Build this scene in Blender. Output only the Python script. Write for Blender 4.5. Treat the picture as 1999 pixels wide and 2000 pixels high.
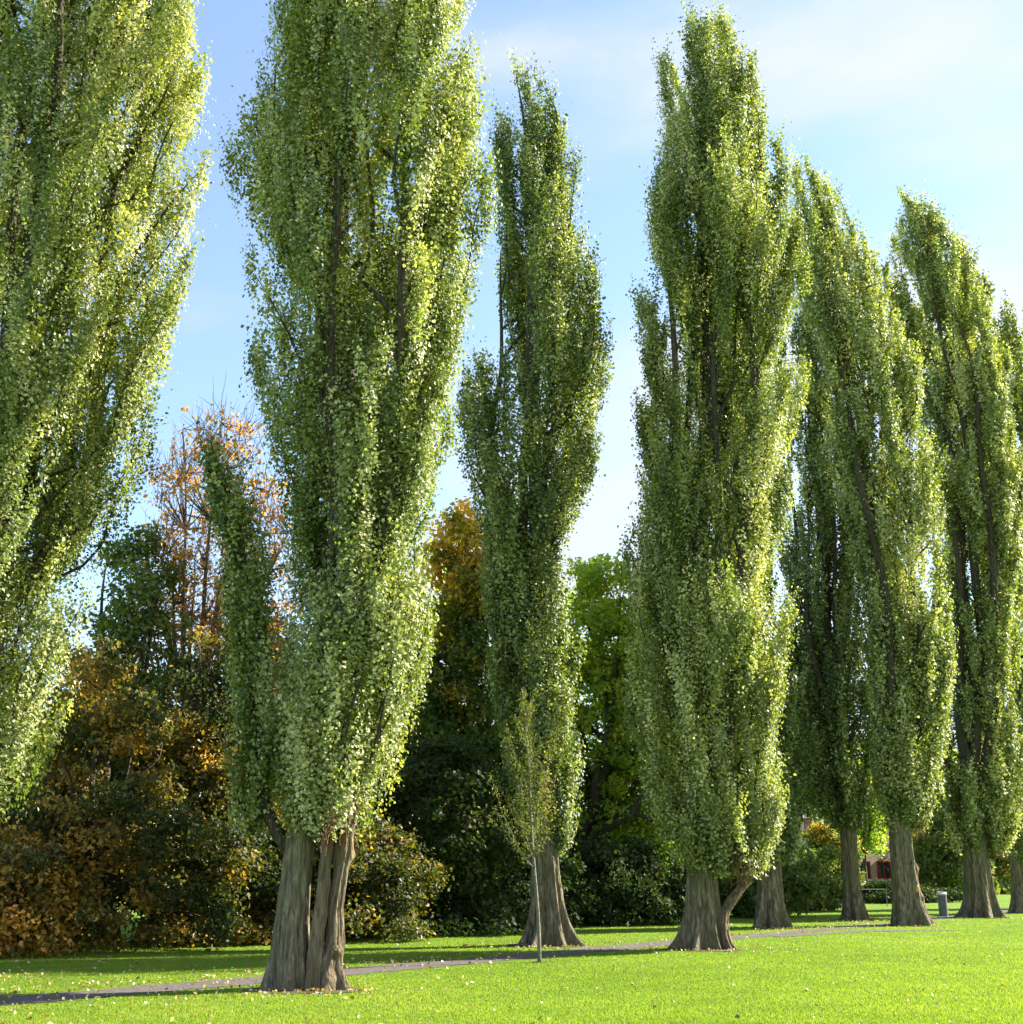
import bpy, math, numpy as np
from math import radians as R, sin, cos, pi

for o in list(bpy.data.objects):
    bpy.data.objects.remove(o)
sc = bpy.context.scene
COL = sc.collection
UP = np.array([0., 0., 1.])

# ------------------------------------------------------------------ camera
EYE = 1.65
cam = bpy.data.objects.new('camera', bpy.data.cameras.new('camera'))
COL.objects.link(cam)
cam.location = (0, 0, EYE)
cam.rotation_euler = (R(90 + 16.92), 0, 0)
cam.data.sensor_width = 36
cam.data.lens = 41.95
cam.data.clip_end = 3000
sc.camera = cam

# ------------------------------------------------------------------ light
SUN_AZ = 68      # degrees clockwise from the view direction
SUN_EL = 31
world = bpy.data.worlds.new('World'); sc.world = world
world.use_nodes = True
nt = world.node_tree; nt.nodes.clear()
def wn(t, **k):
    n = nt.nodes.new(t)
    for a, b in k.items(): setattr(n, a, b)
    return n
out = wn('ShaderNodeOutputWorld'); bg = wn('ShaderNodeBackground')
bg.inputs['Strength'].default_value = 0.10
sky = wn('ShaderNodeTexSky', sky_type='NISHITA')
sky.sun_disc = False
sky.sun_elevation = R(SUN_EL); sky.sun_rotation = R(SUN_AZ)
sky.air_density = 1.0; sky.dust_density = 0.3; sky.ozone_density = 2.0
# thin high cloud veil, denser low down and towards the sun's side
tc = wn('ShaderNodeTexCoord'); sep = wn('ShaderNodeSeparateXYZ')
nt.links.new(tc.outputs['Generated'], sep.inputs[0])
mp = wn('ShaderNodeMapping'); mp.inputs['Scale'].default_value = (1.2, 1.2, 3.4)
mp.inputs['Location'].default_value = (0.35, 0.1, 0.2)
nt.links.new(tc.outputs['Generated'], mp.inputs['Vector'])
nz = wn('ShaderNodeTexNoise'); nz.inputs['Scale'].default_value = 1.7
nz.inputs['Detail'].default_value = 7; nz.inputs['Roughness'].default_value = 0.5
nt.links.new(mp.outputs[0], nz.inputs['Vector'])
def mth(op, a, b):
    n = wn('ShaderNodeMath', operation=op)
    for i, v in enumerate((a, b)):
        if isinstance(v, (int, float)): n.inputs[i].default_value = v
        else: nt.links.new(v, n.inputs[i])
    return n.outputs[0]
side = mth('MULTIPLY', sep.outputs['X'], 1.45)
low = mth('MULTIPLY', sep.outputs['Z'], -1.3)
t = mth('ADD', mth('ADD', side, low), mth('MULTIPLY', nz.outputs['Fac'], 4.2))
mr = wn('ShaderNodeMapRange', interpolation_type='SMOOTHSTEP')
mr.inputs['From Min'].default_value = 1.4; mr.inputs['From Max'].default_value = 2.45
mr.inputs['To Min'].default_value = 0.12; mr.inputs['To Max'].default_value = 0.92
nt.links.new(t, mr.inputs['Value'])
mix = wn('ShaderNodeMix', data_type='RGBA')
nt.links.new(mr.outputs[0], mix.inputs['Factor'])
vm = wn('ShaderNodeVectorMath', operation='MULTIPLY'); vm.inputs[1].default_value = (.98, 1.0, 1.03)
nt.links.new(sky.outputs[0], vm.inputs[0]); nt.links.new(vm.outputs[0], mix.inputs['A'])
mix.inputs['B'].default_value = (2.65, 2.78, 2.95, 1)
nt.links.new(mix.outputs['Result'], bg.inputs['Color'])
nt.links.new(bg.outputs[0], out.inputs['Surface'])

sun = bpy.data.lights.new('sun', 'SUN'); sun.energy = 5.0; sun.angle = R(0.5); sun.color = (1, .93, .80)
so = bpy.data.objects.new('sun', sun); COL.objects.link(so)
so.rotation_euler = (R(90 - SUN_EL), 0, R(180 - SUN_AZ))
sc.view_settings.view_transform = 'Standard'; sc.view_settings.look = 'None'
sc.view_settings.exposure = 1.85; sc.view_settings.gamma = 1
sc.cycles.max_bounces = 6; sc.cycles.diffuse_bounces = 3; sc.cycles.glossy_bounces = 2
sc.cycles.transmission_bounces = 4; sc.cycles.transparent_max_bounces = 4

# ------------------------------------------------------------------ materials
def new_mat(name):
    m = bpy.data.materials.new(name); m.use_nodes = True
    m.node_tree.nodes.clear()
    return m, m.node_tree
def N(nt, t, **k):
    n = nt.nodes.new(t)
    for a, b in k.items(): setattr(n, a, b)
    return n
def ramp(nt, stops, src):
    r = N(nt, 'ShaderNodeValToRGB'); e = r.color_ramp.elements
    while len(e) < len(stops): e.new(0.5)
    for i, (p, c) in enumerate(stops):
        e[i].position = p; e[i].color = (*c, 1)
    nt.links.new(src, r.inputs[0])
    return r.outputs[0]

def leaf_mat(name, stops, trans=0.38, back=1.35, rough=0.5, spec=0.3, tsat=(1.25, 1.35, .5)):
    m, t = new_mat(name)
    at = N(t, 'ShaderNodeAttribute', attribute_name='tint')
    colr = ramp(t, stops, at.outputs['Fac'])
    geo = N(t, 'ShaderNodeNewGeometry')
    mx = N(t, 'ShaderNodeMix', data_type='RGBA', blend_type='MULTIPLY')
    mx.inputs['B'].default_value = (back * 1.05, back, back * 1.5, 1)
    t.links.new(geo.outputs['Backfacing'], mx.inputs['Factor']); t.links.new(colr, mx.inputs['A'])
    p = N(t, 'ShaderNodeBsdfPrincipled')
    p.inputs['Roughness'].default_value = rough
    p.inputs['Specular IOR Level'].default_value = spec
    t.links.new(mx.outputs['Result'], p.inputs['Base Color'])
    tm = N(t, 'ShaderNodeMix', data_type='RGBA', blend_type='MULTIPLY'); tm.inputs['Factor'].default_value = 1
    tm.inputs['B'].default_value = (*[v * 1.6 for v in tsat], 1)
    t.links.new(colr, tm.inputs['A'])
    tr = N(t, 'ShaderNodeBsdfTranslucent'); t.links.new(tm.outputs['Result'], tr.inputs['Color'])
    ms = N(t, 'ShaderNodeMixShader'); ms.inputs[0].default_value = trans
    t.links.new(p.outputs[0], ms.inputs[1]); t.links.new(tr.outputs[0], ms.inputs[2])
    o = N(t, 'ShaderNodeOutputMaterial'); t.links.new(ms.outputs[0], o.inputs[0])
    return m

def bark_mat(name, dark, mid, light, scale=1.0, moss=None):
    m, t = new_mat(name)
    tc = N(t, 'ShaderNodeTexCoord')
    mp = N(t, 'ShaderNodeMapping'); mp.inputs['Scale'].default_value = (9 * scale, 9 * scale, 1.7 * scale)
    t.links.new(tc.outputs['Object'], mp.inputs[0])
    n1 = N(t, 'ShaderNodeTexNoise'); n1.inputs['Scale'].default_value = 1.6; n1.inputs['Detail'].default_value = 9
    n1.inputs['Roughness'].default_value = .62; n1.inputs['Distortion'].default_value = 0.4
    t.links.new(mp.outputs[0], n1.inputs['Vector'])
    vo = N(t, 'ShaderNodeTexVoronoi', feature='DISTANCE_TO_EDGE'); vo.inputs['Scale'].default_value = 1.5
    t.links.new(mp.outputs[0], vo.inputs['Vector'])
    c = ramp(t, [(0.28, dark), (0.5, mid), (0.74, light)], n1.outputs['Fac'])
    n2 = N(t, 'ShaderNodeTexNoise'); n2.inputs['Scale'].default_value = 1.3; n2.inputs['Detail'].default_value = 4
    t.links.new(tc.outputs['Object'], n2.inputs['Vector'])
    mx = N(t, 'ShaderNodeMix', data_type='RGBA')
    f = N(t, 'ShaderNodeMapRange'); f.inputs['From Min'].default_value = .42; f.inputs['From Max'].default_value = .68
    f.inputs['To Max'].default_value = .75
    t.links.new(n2.outputs['Fac'], f.inputs['Value']); t.links.new(f.outputs[0], mx.inputs['Factor'])
    t.links.new(c, mx.inputs['A']); mx.inputs['B'].default_value = (*(moss or mid), 1)
    p = N(t, 'ShaderNodeBsdfPrincipled'); p.inputs['Roughness'].default_value = .9
    p.inputs['Specular IOR Level'].default_value = .2
    t.links.new(mx.outputs['Result'], p.inputs['Base Color'])
    ad = N(t, 'ShaderNodeMath', operation='MULTIPLY_ADD'); ad.inputs[1].default_value = .9
    cl = N(t, 'ShaderNodeMath', operation='MINIMUM'); cl.inputs[1].default_value = .25
    t.links.new(vo.outputs['Distance'], cl.inputs[0])
    t.links.new(n1.outputs['Fac'], ad.inputs[0]); t.links.new(cl.outputs[0], ad.inputs[2])
    b = N(t, 'ShaderNodeBump'); b.inputs['Strength'].default_value = 1; b.inputs['Distance'].default_value = .10
    t.links.new(ad.outputs[0], b.inputs['Height']); t.links.new(b.outputs[0], p.inputs['Normal'])
    o = N(t, 'ShaderNodeOutputMaterial'); t.links.new(p.outputs[0], o.inputs[0])
    return m

def noisy_mat(name, stops, scale, rough=.8, bump=.0, bscale=None, spec=.3, metallic=0, aniso=(1, 1, 1), detail=6):
    m, t = new_mat(name)
    tc = N(t, 'ShaderNodeTexCoord'); mp = N(t, 'ShaderNodeMapping'); mp.inputs['Scale'].default_value = aniso
    t.links.new(tc.outputs['Object'], mp.inputs[0])
    n1 = N(t, 'ShaderNodeTexNoise'); n1.inputs['Scale'].default_value = scale; n1.inputs['Detail'].default_value = detail
    n1.inputs['Roughness'].default_value = .6
    t.links.new(mp.outputs[0], n1.inputs['Vector'])
    p = N(t, 'ShaderNodeBsdfPrincipled'); p.inputs['Roughness'].default_value = rough
    p.inputs['Specular IOR Level'].default_value = spec; p.inputs['Metallic'].default_value = metallic
    t.links.new(ramp(t, stops, n1.outputs['Fac']), p.inputs['Base Color'])
    if bump:
        n2 = N(t, 'ShaderNodeTexNoise'); n2.inputs['Scale'].default_value = bscale or scale; n2.inputs['Detail'].default_value = 5
        t.links.new(mp.outputs[0], n2.inputs['Vector'])
        b = N(t, 'ShaderNodeBump'); b.inputs['Strength'].default_value = bump; b.inputs['Distance'].default_value = .03
        t.links.new(n2.outputs['Fac'], b.inputs['Height']); t.links.new(b.outputs[0], p.inputs['Normal'])
    o = N(t, 'ShaderNodeOutputMaterial'); t.links.new(p.outputs[0], o.inputs[0])
    return m

def g3(a, b, c): return (a, b, c)
M_POP = leaf_mat('poplar_leaf', [(0, g3(.026, .054, .014)), (.42, g3(.155, .195, .040)), (.72, g3(.42, .42, .16)), (1, g3(.58, .54, .22))], trans=.36, rough=.5, spec=.55, back=1.5, tsat=(1.2, 1.25, .45))
M_POP_DARK = leaf_mat('ivy_leaf', [(0, g3(.02, .05, .018)), (.6, g3(.035, .08, .022)), (1, g3(.07, .11, .03))], trans=.25, rough=.35)
M_SAP = leaf_mat('sapling_leaf', [(0, g3(.07, .10, .02)), (.6, g3(.14, .15, .025)), (1, g3(.34, .22, .03))], trans=.4)
M_ORANGE = leaf_mat('orange_leaf', [(0, g3(.26, .12, .05)), (.5, g3(.46, .21, .06)), (1, g3(.58, .36, .10))], trans=.45, back=1.1)
M_BROWN = leaf_mat('chestnut_leaf', [(0, g3(.025, .04, .010)), (.3, g3(.07, .085, .016)), (.55, g3(.18, .13, .022)), (.75, g3(.40, .22, .035)), (1, g3(.60, .38, .06))], trans=.35, back=1.1)
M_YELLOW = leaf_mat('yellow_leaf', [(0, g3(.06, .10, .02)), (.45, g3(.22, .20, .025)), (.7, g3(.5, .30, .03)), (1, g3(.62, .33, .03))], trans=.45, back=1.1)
M_GREEN = leaf_mat('green_leaf', [(0, g3(.08, .14, .02)), (.5, g3(.19, .27, .03)), (1, g3(.38, .36, .045))], trans=.55)
M_DULL = leaf_mat('dull_green_leaf', [(0, g3(.05, .085, .02)), (.6, g3(.11, .155, .03)), (1, g3(.28, .20, .035))], trans=.35)
M_DARK = leaf_mat('evergreen_leaf', [(0, g3(.018, .034, .010)), (.6, g3(.038, .062, .014)), (1, g3(.11, .10, .022))], trans=.22, rough=.6, spec=.12)
M_BARK = bark_mat('poplar_bark', (.035, .028, .020), (.19, .155, .105), (.46, .39, .28), moss=(.15, .145, .08))
M_BARK_W = bark_mat('weathered_bark', (.06, .04, .025), (.20, .15, .095), (.38, .30, .21), moss=(.15, .12, .07))
M_LIMB = bark_mat('limb_bark', (.03, .024, .018), (.09, .075, .055), (.2, .17, .13), scale=1.6)
M_TWIG = bark_mat('twig_bark', (.10, .08, .07), (.20, .16, .135), (.30, .25, .21), scale=2)
M_SAPBARK = bark_mat('sapling_bark', (.14, .13, .10), (.28, .27, .21), (.45, .43, .36), scale=3)

M_SHOOT = bark_mat('shoot_bark', (.12, .06, .035), (.26, .14, .08), (.40, .26, .16), scale=2)

# ------------------------------------------------------------------ mesh helpers
def build(name, verts, faces, m, parent=None, tint=None, smooth=False, loc=None):
    """faces: list of integer arrays (n,k)"""
    verts = np.asarray(verts, dtype=np.float32)
    me = bpy.data.meshes.new(name)
    me.vertices.add(len(verts)); me.vertices.foreach_set('co', verts.ravel())
    if not isinstance(faces, list): faces = [faces]
    loops = np.concatenate([np.asarray(f, dtype=np.int32).ravel() for f in faces])
    tot = np.concatenate([np.full(len(f), np.asarray(f).shape[1], dtype=np.int32) for f in faces])
    start = np.concatenate([[0], np.cumsum(tot)[:-1]]).astype(np.int32)
    me.loops.add(len(loops)); me.loops.foreach_set('vertex_index', loops)
    me.polygons.add(len(tot)); me.polygons.foreach_set('loop_start', start)
    me.polygons.foreach_set('use_smooth', np.full(len(tot), smooth, dtype=bool))
    if tint is not None:
        a = me.attributes.new('tint', 'FLOAT', 'POINT'); a.data.foreach_set('value', np.asarray(tint, dtype=np.float32))
    me.update(calc_edges=True)
    for mm in (m if isinstance(m, (list, tuple)) else [m]): me.materials.append(mm)
    o = bpy.data.objects.new(name, me); COL.objects.link(o)
    if parent is not None: o.parent = parent
    if loc is not None: o.location = loc
    return o

class MB:
    def __init__(s): s.v = []; s.f = {}; s.n = 0
    def add(s, v, f):
        v = np.asarray(v, float); s.v.append(v)
        for q in f:
            q = list(q); s.f.setdefault(len(q), []).append([i + s.n for i in q])
        s.n += len(v)
    def addarr(s, v, f):
        s.v.append(v); s.f.setdefault(f.shape[1], []).extend((f + s.n).tolist()); s.n += len(v)
    def box(s, x0, x1, y0, y1, z0, z1):
        v = [(x, y, z) for z in (z0, z1) for y in (y0, y1) for x in (x0, x1)]
        s.add(v, [(0, 2, 3, 1), (4, 5, 7, 6), (0, 1, 5, 4), (2, 6, 7, 3), (0, 4, 6, 2), (1, 3, 7, 5)])
    def tube(s, pts, rad, sides=6, cap=True):
        v, f, caps = tube_geo(pts, rad, sides)
        s.addarr(v, f)
        if cap:
            n = len(pts); b = s.n - len(v)
            s.f.setdefault(sides, []).append([b + i for i in range(sides)][::-1])
            s.f[sides].append([b + (n - 1) * sides + i for i in range(sides)])
    def build(s, name, m, parent=None, smooth=False, loc=None):
        return build(name, np.concatenate(s.v), [np.array(x) for x in s.f.values()], m, parent, smooth=smooth, loc=loc)

def tube_geo(pts, rad, sides):
    pts = np.asarray(pts, float); n = len(pts)
    rad = np.broadcast_to(np.asarray(rad, float), (n,))
    d = np.gradient(pts, axis=0); d /= np.linalg.norm(d, axis=1)[:, None] + 1e-9
    ref = np.where(np.abs(d[:, 2:3]) > .9, np.array([[1., 0, 0]]), np.array([[0, 0, 1.]]))
    if np.any(np.abs(d[:, 2]) > .9): ref = np.tile([[1., .13, 0]], (n, 1))
    a = np.cross(d, ref); a /= np.linalg.norm(a, axis=1)[:, None] + 1e-9
    b = np.cross(d, a)
    th = np.arange(sides) / sides * 2 * pi
    v = pts[:, None] + rad[:, None, None] * (np.cos(th)[None, :, None] * a[:, None] + np.sin(th)[None, :, None] * b[:, None])
    i = np.arange(n - 1)[:, None] * sides; j = np.arange(sides)[None]; k = (j + 1) % sides
    f = np.stack([i + j, i + k, i + k + sides, i + j + sides], -1).reshape(-1, 4)
    return v.reshape(-1, 3), f, None

def tag(o, label=None, cat=None, group=None, kind=None):
    if label: o['label'] = label
    if cat: o['category'] = cat
    if group: o['group'] = group
    if kind: o['kind'] = kind
    return o
def empty(name, loc, rz=0):
    o = bpy.data.objects.new(name, None); COL.objects.link(o); o.location = loc; o.rotation_euler = (0, 0, rz)
    o.empty_display_size = .5
    return o

def nrm(v): return v / (np.linalg.norm(v, axis=-1, keepdims=True) + 1e-9)

def leaf_geo(rng, c, size, bias=None, aspect=.85, fold=.10, jit=.62):
    """one folded kite-shaped face per leaf"""
    n = len(c)
    nr = rng.normal(size=(n, 3)) * jit
    if bias is not None: nr = nr + bias
    nr = nrm(nr)
    u = rng.normal(size=(n, 3)); u[:, 2] -= .5
    u = nrm(u - (u * nr).sum(1, keepdims=True) * nr)
    v = np.cross(nr, u)
    s = (size * rng.uniform(.5, 1.45, n))[:, None]
    w = s * aspect * .5
    V = np.empty((n, 4, 3))
    V[:, 0] = c - u * s * .5
    V[:, 1] = c + v * w - u * s * .12 + nr * s * fold
    V[:, 2] = c + u * s * .5
    V[:, 3] = c - v * w - u * s * .12 + nr * s * fold
    F = np.arange(n * 4).reshape(n, 4)
    return V.reshape(-1, 3), F

def cat_rows(name, rng, c, size, bias, tint, m, parent, aspect=.85, jit=.62):
    V, F = leaf_geo(rng, c, size, bias, aspect, jit=jit)
    return build(name, V, F, m, parent, tint=np.repeat(tint, 4))

# ------------------------------------------------------------------ fluted trunks
def trunk_mesh(rng, pts, rad, flutes=7, depth=.13, flare=.8, flare_h=.55, ridge=.028, nth=112, nz=90, knob=0., buttress=1.0, crease=.16):
    """pts: centre line (n,3) from the ground up, rad: radii along it"""
    pts = np.asarray(pts, float); rad = np.asarray(rad, float)
    s = np.linspace(0, 1, nz) ** 1.35
    sp = np.linspace(0, 1, len(pts))
    P = np.stack([np.interp(s, sp, pts[:, i]) for i in range(3)], 1)
    r0 = np.interp(s, sp, rad)
    z = P[:, 2] - P[0, 2]
    th = np.linspace(0, 2 * pi, nth, endpoint=False)
    ph = rng.uniform(0, 2 * pi, 8); tw = rng.uniform(-.12, .12, 8)
    T, Z = np.meshgrid(th, z)
    fl = np.zeros_like(T)
    ks = [flutes, flutes - 3, flutes + 4, 3, 2]
    am = [1., .6, .5, .45, .35]
    for k, a, p, w in zip(ks, am, ph, tw):
        fl += a * np.cos(k * T + p + w * Z * 2 + .35 * np.sin(Z * 1.1 + p))
    fl /= sum(am)
    gro = -np.abs(fl) ** .8 * (fl < 0) + np.clip(fl, 0, 1) ** .8
    base = np.exp(-Z / flare_h)
    A = depth * (1 + buttress * 1.6 * base)
    rr = r0[:, None] * (1 + flare * base * (1 + .9 * np.clip(fl, -1, 1))) * (1 + A * gro)
    bark = np.zeros_like(T)
    for k in range(6):
        kk = int(rng.integers(14, 40))
        bark += np.abs(np.sin(kk * T / 2 + 2.2 * np.sin(Z * rng.uniform(.8, 2.6) + rng.uniform(0, 6)) + rng.uniform(0, 6)))
    cre = np.zeros_like(T)
    for k in range(5):
        t0 = rng.uniform(0, 2 * pi) + .12 * np.sin(Z * rng.uniform(.8, 1.6) + rng.uniform(0, 6)); dt = (T - t0 + pi) % (2 * pi) - pi
        cre += np.exp(-(dt / rng.uniform(.07, .16)) ** 2) * rng.uniform(.5, 1)
    rr *= 1 - crease * cre
    rr += ridge * (bark / 6 - .5) * 2
    if knob:
        for k in range(int(14 + 10 * rng.random())):
            t0 = rng.uniform(0, 2 * pi); z0 = rng.uniform(.1, z[-1]); sz = rng.uniform(.06, .16)
            dt = (T - t0 + pi) % (2 * pi) - pi
            rr += knob * rng.uniform(.4, 1) * np.exp(-((dt * r0[:, None]) ** 2 + (Z - z0) ** 2) / sz ** 2)
    V = np.empty((nz, nth, 3))
    V[..., 0] = P[:, 0:1] + rr * np.cos(T); V[..., 1] = P[:, 1:2] + rr * np.sin(T); V[..., 2] = P[:, 2:3]
    V[0, :, 2] -= .12
    i = np.arange(nz - 1)[:, None] * nth; j = np.arange(nth)[None]; k = (j + 1) % nth
    F = np.stack([i + j, i + k, i + k + nth, i + j + nth], -1).reshape(-1, 4)
    return V.reshape(-1, 3), F

class Prof:
    def __init__(s, rows):
        a = np.array(sorted(rows)); s.z, s.c, s.r = a[:, 0], a[:, 1], a[:, 2]
        s.z0, s.z1 = s.z[0], s.z[-1]
    def cx(s, z): return np.interp(z, s.z, s.c)
    def rad(s, z): return np.interp(z, s.z, s.r)

def poplar(label, base, rows, nleaf, lsize, seed, trunk_r=.5, plumes=110, stems=None, extra=None, flare=.8, flutes=7,
           trunk_top=None, lean=0., leaders=5, depth=.13, density_gap=.0, tintshift=0., knob=0, group='tall poplars lining the park path', mat=None, bare_in=None, shoots=0, trunk_dx=0, cy=0.):
    rng = np.random.default_rng(seed)
    root = empty('poplar_tree', (base[0], base[1], 0)); tag(root, label, 'tree', group)
    pf = Prof(rows)
    zb = pf.z0
    # trunk
    tz = trunk_top or zb + 2.5
    zz = np.linspace(0, tz, 12)
    c_top = np.array([lean, 0.])
    P = np.stack([trunk_dx + lean * (zz / tz) ** 1.2 + .03 * np.sin(zz * 1.3 + seed), .03 * np.cos(zz * 1.1 + seed), zz], 1)
    rad = trunk_r * (1.08 - .28 * zz / tz)
    V, F = trunk_mesh(rng, P, rad, flutes, depth, flare, knob=knob)
    build('trunk', V, F, M_BARK, root, smooth=True)
    # leaders rising inside the crown
    br = MB()
    H = pf.z1
    lead = []
    for i in range(leaders):
        az = 2 * pi * (i / leaders) + rng.uniform(-.4, .4)
        rho = 0 if i == 0 else rng.uniform(.28, .62)
        zt = H * (.97 if i == 0 else rng.uniform(.62, .88))
        zs = tz - (.5 if i == 0 else rng.uniform(.6, 1.6))
        q = np.linspace(0, 1, 26); z = zs + (zt - zs) * q
        sp = np.clip((z - zs) / 4.5, 0, 1) ** .8
        wig = rng.uniform(0, 6, 4)
        R_ = pf.rad(z)
        lin = P[-1, 0] + (pf.cx(H) - P[-1, 0]) * (z - tz) / (H - tz)
        x = P[-1, 0] * (1 - sp) + (.55 * lin + .45 * pf.cx(z) if i == 0 else .2 * lin + .8 * pf.cx(z)) * sp + sp * rho * R_ * cos(az) + .12 * np.sin(z * .7 + wig[0])
        y = sp * (cy + rho * R_ * sin(az)) + .12 * np.sin(z * .6 + wig[1])
        r = (trunk_r * .79 if i == 0 else trunk_r * rng.uniform(.3, .48)) * (1 - q) ** .75 + .015
        pts = np.stack([x, y, z], 1)
        br.tube(pts, r, 9); lead.append((pts, r, zt))
    centers = []; tints = []; out_b = []; tv = []
    # plumes: long inner ones, and shorter tongues that shingle the outside
    zt_all = rng.uniform(zb + .9, H, plumes * 3)
    wgt = pf.rad(zt_all) + .5
    zt_all = rng.choice(zt_all, plumes, replace=False, p=wgt / wgt.sum())
    zt_all[:4] = H - np.array([0, .8, 1.7, 2.6])
    zt_all[4:12] = zb + rng.uniform(.5, 2.2, 8)
    pl = []
    for i, z1 in enumerate(zt_all):
        outer = i > 12 and rng.random() < .68
        L = rng.uniform(1.6, 3.6) if outer else rng.uniform(3, 7.0)
        z0 = max(zb - .15, z1 - L)
        if z1 - z0 < .9: z1 = z0 + .9
        az = rng.uniform(0, 2 * pi); rho1 = rng.uniform(.78, 1.08) if outer else rng.uniform(.1, 1.0) ** .5
        r0_ = rng.uniform(.45, .7) if outer else .12
        if i < 4: rho1 = .1
        s = np.linspace(0, 1, 14); z = z0 + (z1 - z0) * s
        rr = np.clip(pf.rad(z) * .97 - .02, .08, None) * (r0_ + (rho1 - r0_) * s ** (.9 if outer else .55))
        x = pf.cx(z) + rr * cos(az) + .08 * np.sin(z * 1.9 + i); y = cy + rr * sin(az) + .08 * np.cos(z * 1.7 + i)
        P0 = np.stack([x, y, z], 1)
        best = min(lead, key=lambda l: abs(np.interp(z0, l[0][:, 2], l[0][:, 0]) - P0[3, 0]) + abs(np.interp(z0, l[0][:, 2], l[0][:, 1]) - P0[3, 1]) + (50 if l[2] < z0 + .5 else 0))
        zl = max(z0 - .5, best[0][0, 2])
        st = np.array([np.interp(zl, best[0][:, 2], best[0][:, 0]), np.interp(zl, best[0][:, 2], best[0][:, 1]), zl])
        br.tube(np.concatenate([[st], P0[1:13]]), np.linspace(.05 if L > 4 else .032, .008, 13), 5, cap=False)
        W = rng.uniform(.22, .40) * (.6 + .45 * pf.rad(z1 - .4 * (z1 - z0)) / 2.3) * (1.12 if outer else 1)
        pl.append((P0, W, z1 - z0, rng.uniform(-.14, .14), az))
    # short leafy shoots hugging the lower trunk
    for i in range(16):
        z0 = zb + rng.uniform(0, 9); z1 = z0 + rng.uniform(1.4, 2.6); s = np.linspace(0, 1, 14); z = z0 + (z1 - z0) * s
        az = rng.uniform(0, 2 * pi); rr = .25 + rng.uniform(.2, .7) * s
        lx = np.interp(z, lead[0][0][:, 2], lead[0][0][:, 0]); ly = np.interp(z, lead[0][0][:, 2], lead[0][0][:, 1])
        pl.append((np.stack([lx + rr * cos(az), ly + rr * sin(az), z], 1), rng.uniform(.2, .32), (z1 - z0) * .8, rng.uniform(-.2, 0), az))
    if extra:
        pf2 = Prof(extra)
        z = np.linspace(1.9, pf2.z1, 20)
        spx = np.clip((z - 1.9) / 1.4, 0, 1) ** .7
        x = -.25 * (1 - spx) + pf2.cx(z) * spx
        pts = np.stack([x, .1 * np.sin(z), z], 1); br.tube(pts, np.linspace(.11, .015, 20), 7)
        for i in range(24):
            z1 = rng.uniform(pf2.z0 + .8, pf2.z1); z0 = max(pf2.z0 - .2, z1 - rng.uniform(1.2, 2.6))
            s = np.linspace(0, 1, 14); zq = z0 + (z1 - z0) * s
            az = rng.uniform(0, 2 * pi); rh = rng.uniform(.3, .8)
            Pp = np.stack([pf2.cx(zq) + rh * pf2.rad(zq) * s ** .5 * cos(az), 1.3 * rh * pf2.rad(zq) * s ** .5 * sin(az), zq], 1)
            br.tube(Pp[:13], np.linspace(.02, .006, 13), 4, cap=False)
            pl.append((Pp, .22, z1 - z0, -.12, az))
    br.build('branches', M_LIMB, root, smooth=True)
    if shoots:
        sh = MB()
        for i in range(shoots):
            a = rng.uniform(-1.2, .9); rr = rng.uniform(.25, .95) * pf.rad(zb + .5); z0 = zb + rng.uniform(-.25, .35)
            L = rng.uniform(.35, .9); s = np.linspace(0, 1, 6)
            cx_ = .5 * (P[-1, 0] + pf.cx(zb)) + rr * .7 * cos(a); cy_ = rr * sin(a) * .9
            pts = np.stack([cx_ + .25 * s * cos(a) + .05 * np.sin(s * 5 + i), cy_ + .2 * s * sin(a), z0 - .18 + L * s ** 1.3], 1) + rng.normal(0, .012, (6, 3))
            sh.tube(pts, np.linspace(.012, .004, 6), 4, cap=False)
        sh.build('shoots', M_SHOOT, root, smooth=True)
    tot = sum(W * l for _, W, l, _, _ in pl)
    for Pp, W, l, tt, az in pl:
        n = int(nleaf * W * l / tot)
        k = max(5, int(l * 9))
        sk = rng.beta(1.25, 1.0, k)
        # twigs: short upward sprays round the plume axis
        cx = np.stack([np.interp(sk, np.linspace(0, 1, 14), Pp[:, i]) for i in range(3)], 1)
        wid = W * np.clip(1.08 - sk ** 4, .12, 1) * np.clip(sk / .45 + .3, .3, 1)
        a = rng.uniform(0, 2 * pi, k); rr = np.sqrt(rng.random(k)) * wid
        cx[:, 0] += rr * np.cos(a); cx[:, 1] += rr * np.sin(a)
        which = rng.integers(0, k, n)
        off = rng.normal(size=(n, 3)) * np.array([.075, .075, .36]) * (.7 + .6 * W)
        # sprays lean outward as they climb
        lz = off[:, 2]; dirx = np.cos(a)[which]; diry = np.sin(a)[which]
        ax_ = np.stack([np.interp(cx[which, 2] + off[:, 2], Pp[:, 2], Pp[:, k_]) for k_ in range(2)], 1)
        c = cx[which] + off; c[:, 0] += dirx * lz * .28; c[:, 1] += diry * lz * .28
        tw = rng.normal(0, .12, k)
        t = .46 + tt + tw[which] + rng.normal(0, .09, n) + tintshift
        yl = rng.random(n) < .006; t[yl] = rng.uniform(.85, 1, yl.sum())
        tv.append((rng.normal(size=(k, 3)) * .42)[which])
        out_b.append(nrm(c[:, :2] - ax_)); centers.append(c); tints.append(np.clip(t, 0, .999))
    c = np.concatenate(centers); t = np.concatenate(tints)
    ob = np.concatenate(out_b); tv = np.concatenate(tv)
    keep = c[:, 2] > zb - .22 + .3 * rng.random(len(c))
    c, t, ob, tv = c[keep], t[keep], ob[keep], tv[keep]
    zc = c[:, 2]
    d = c[:, :2] - np.stack([pf.cx(zc), np.zeros_like(zc)], 1)
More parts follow.
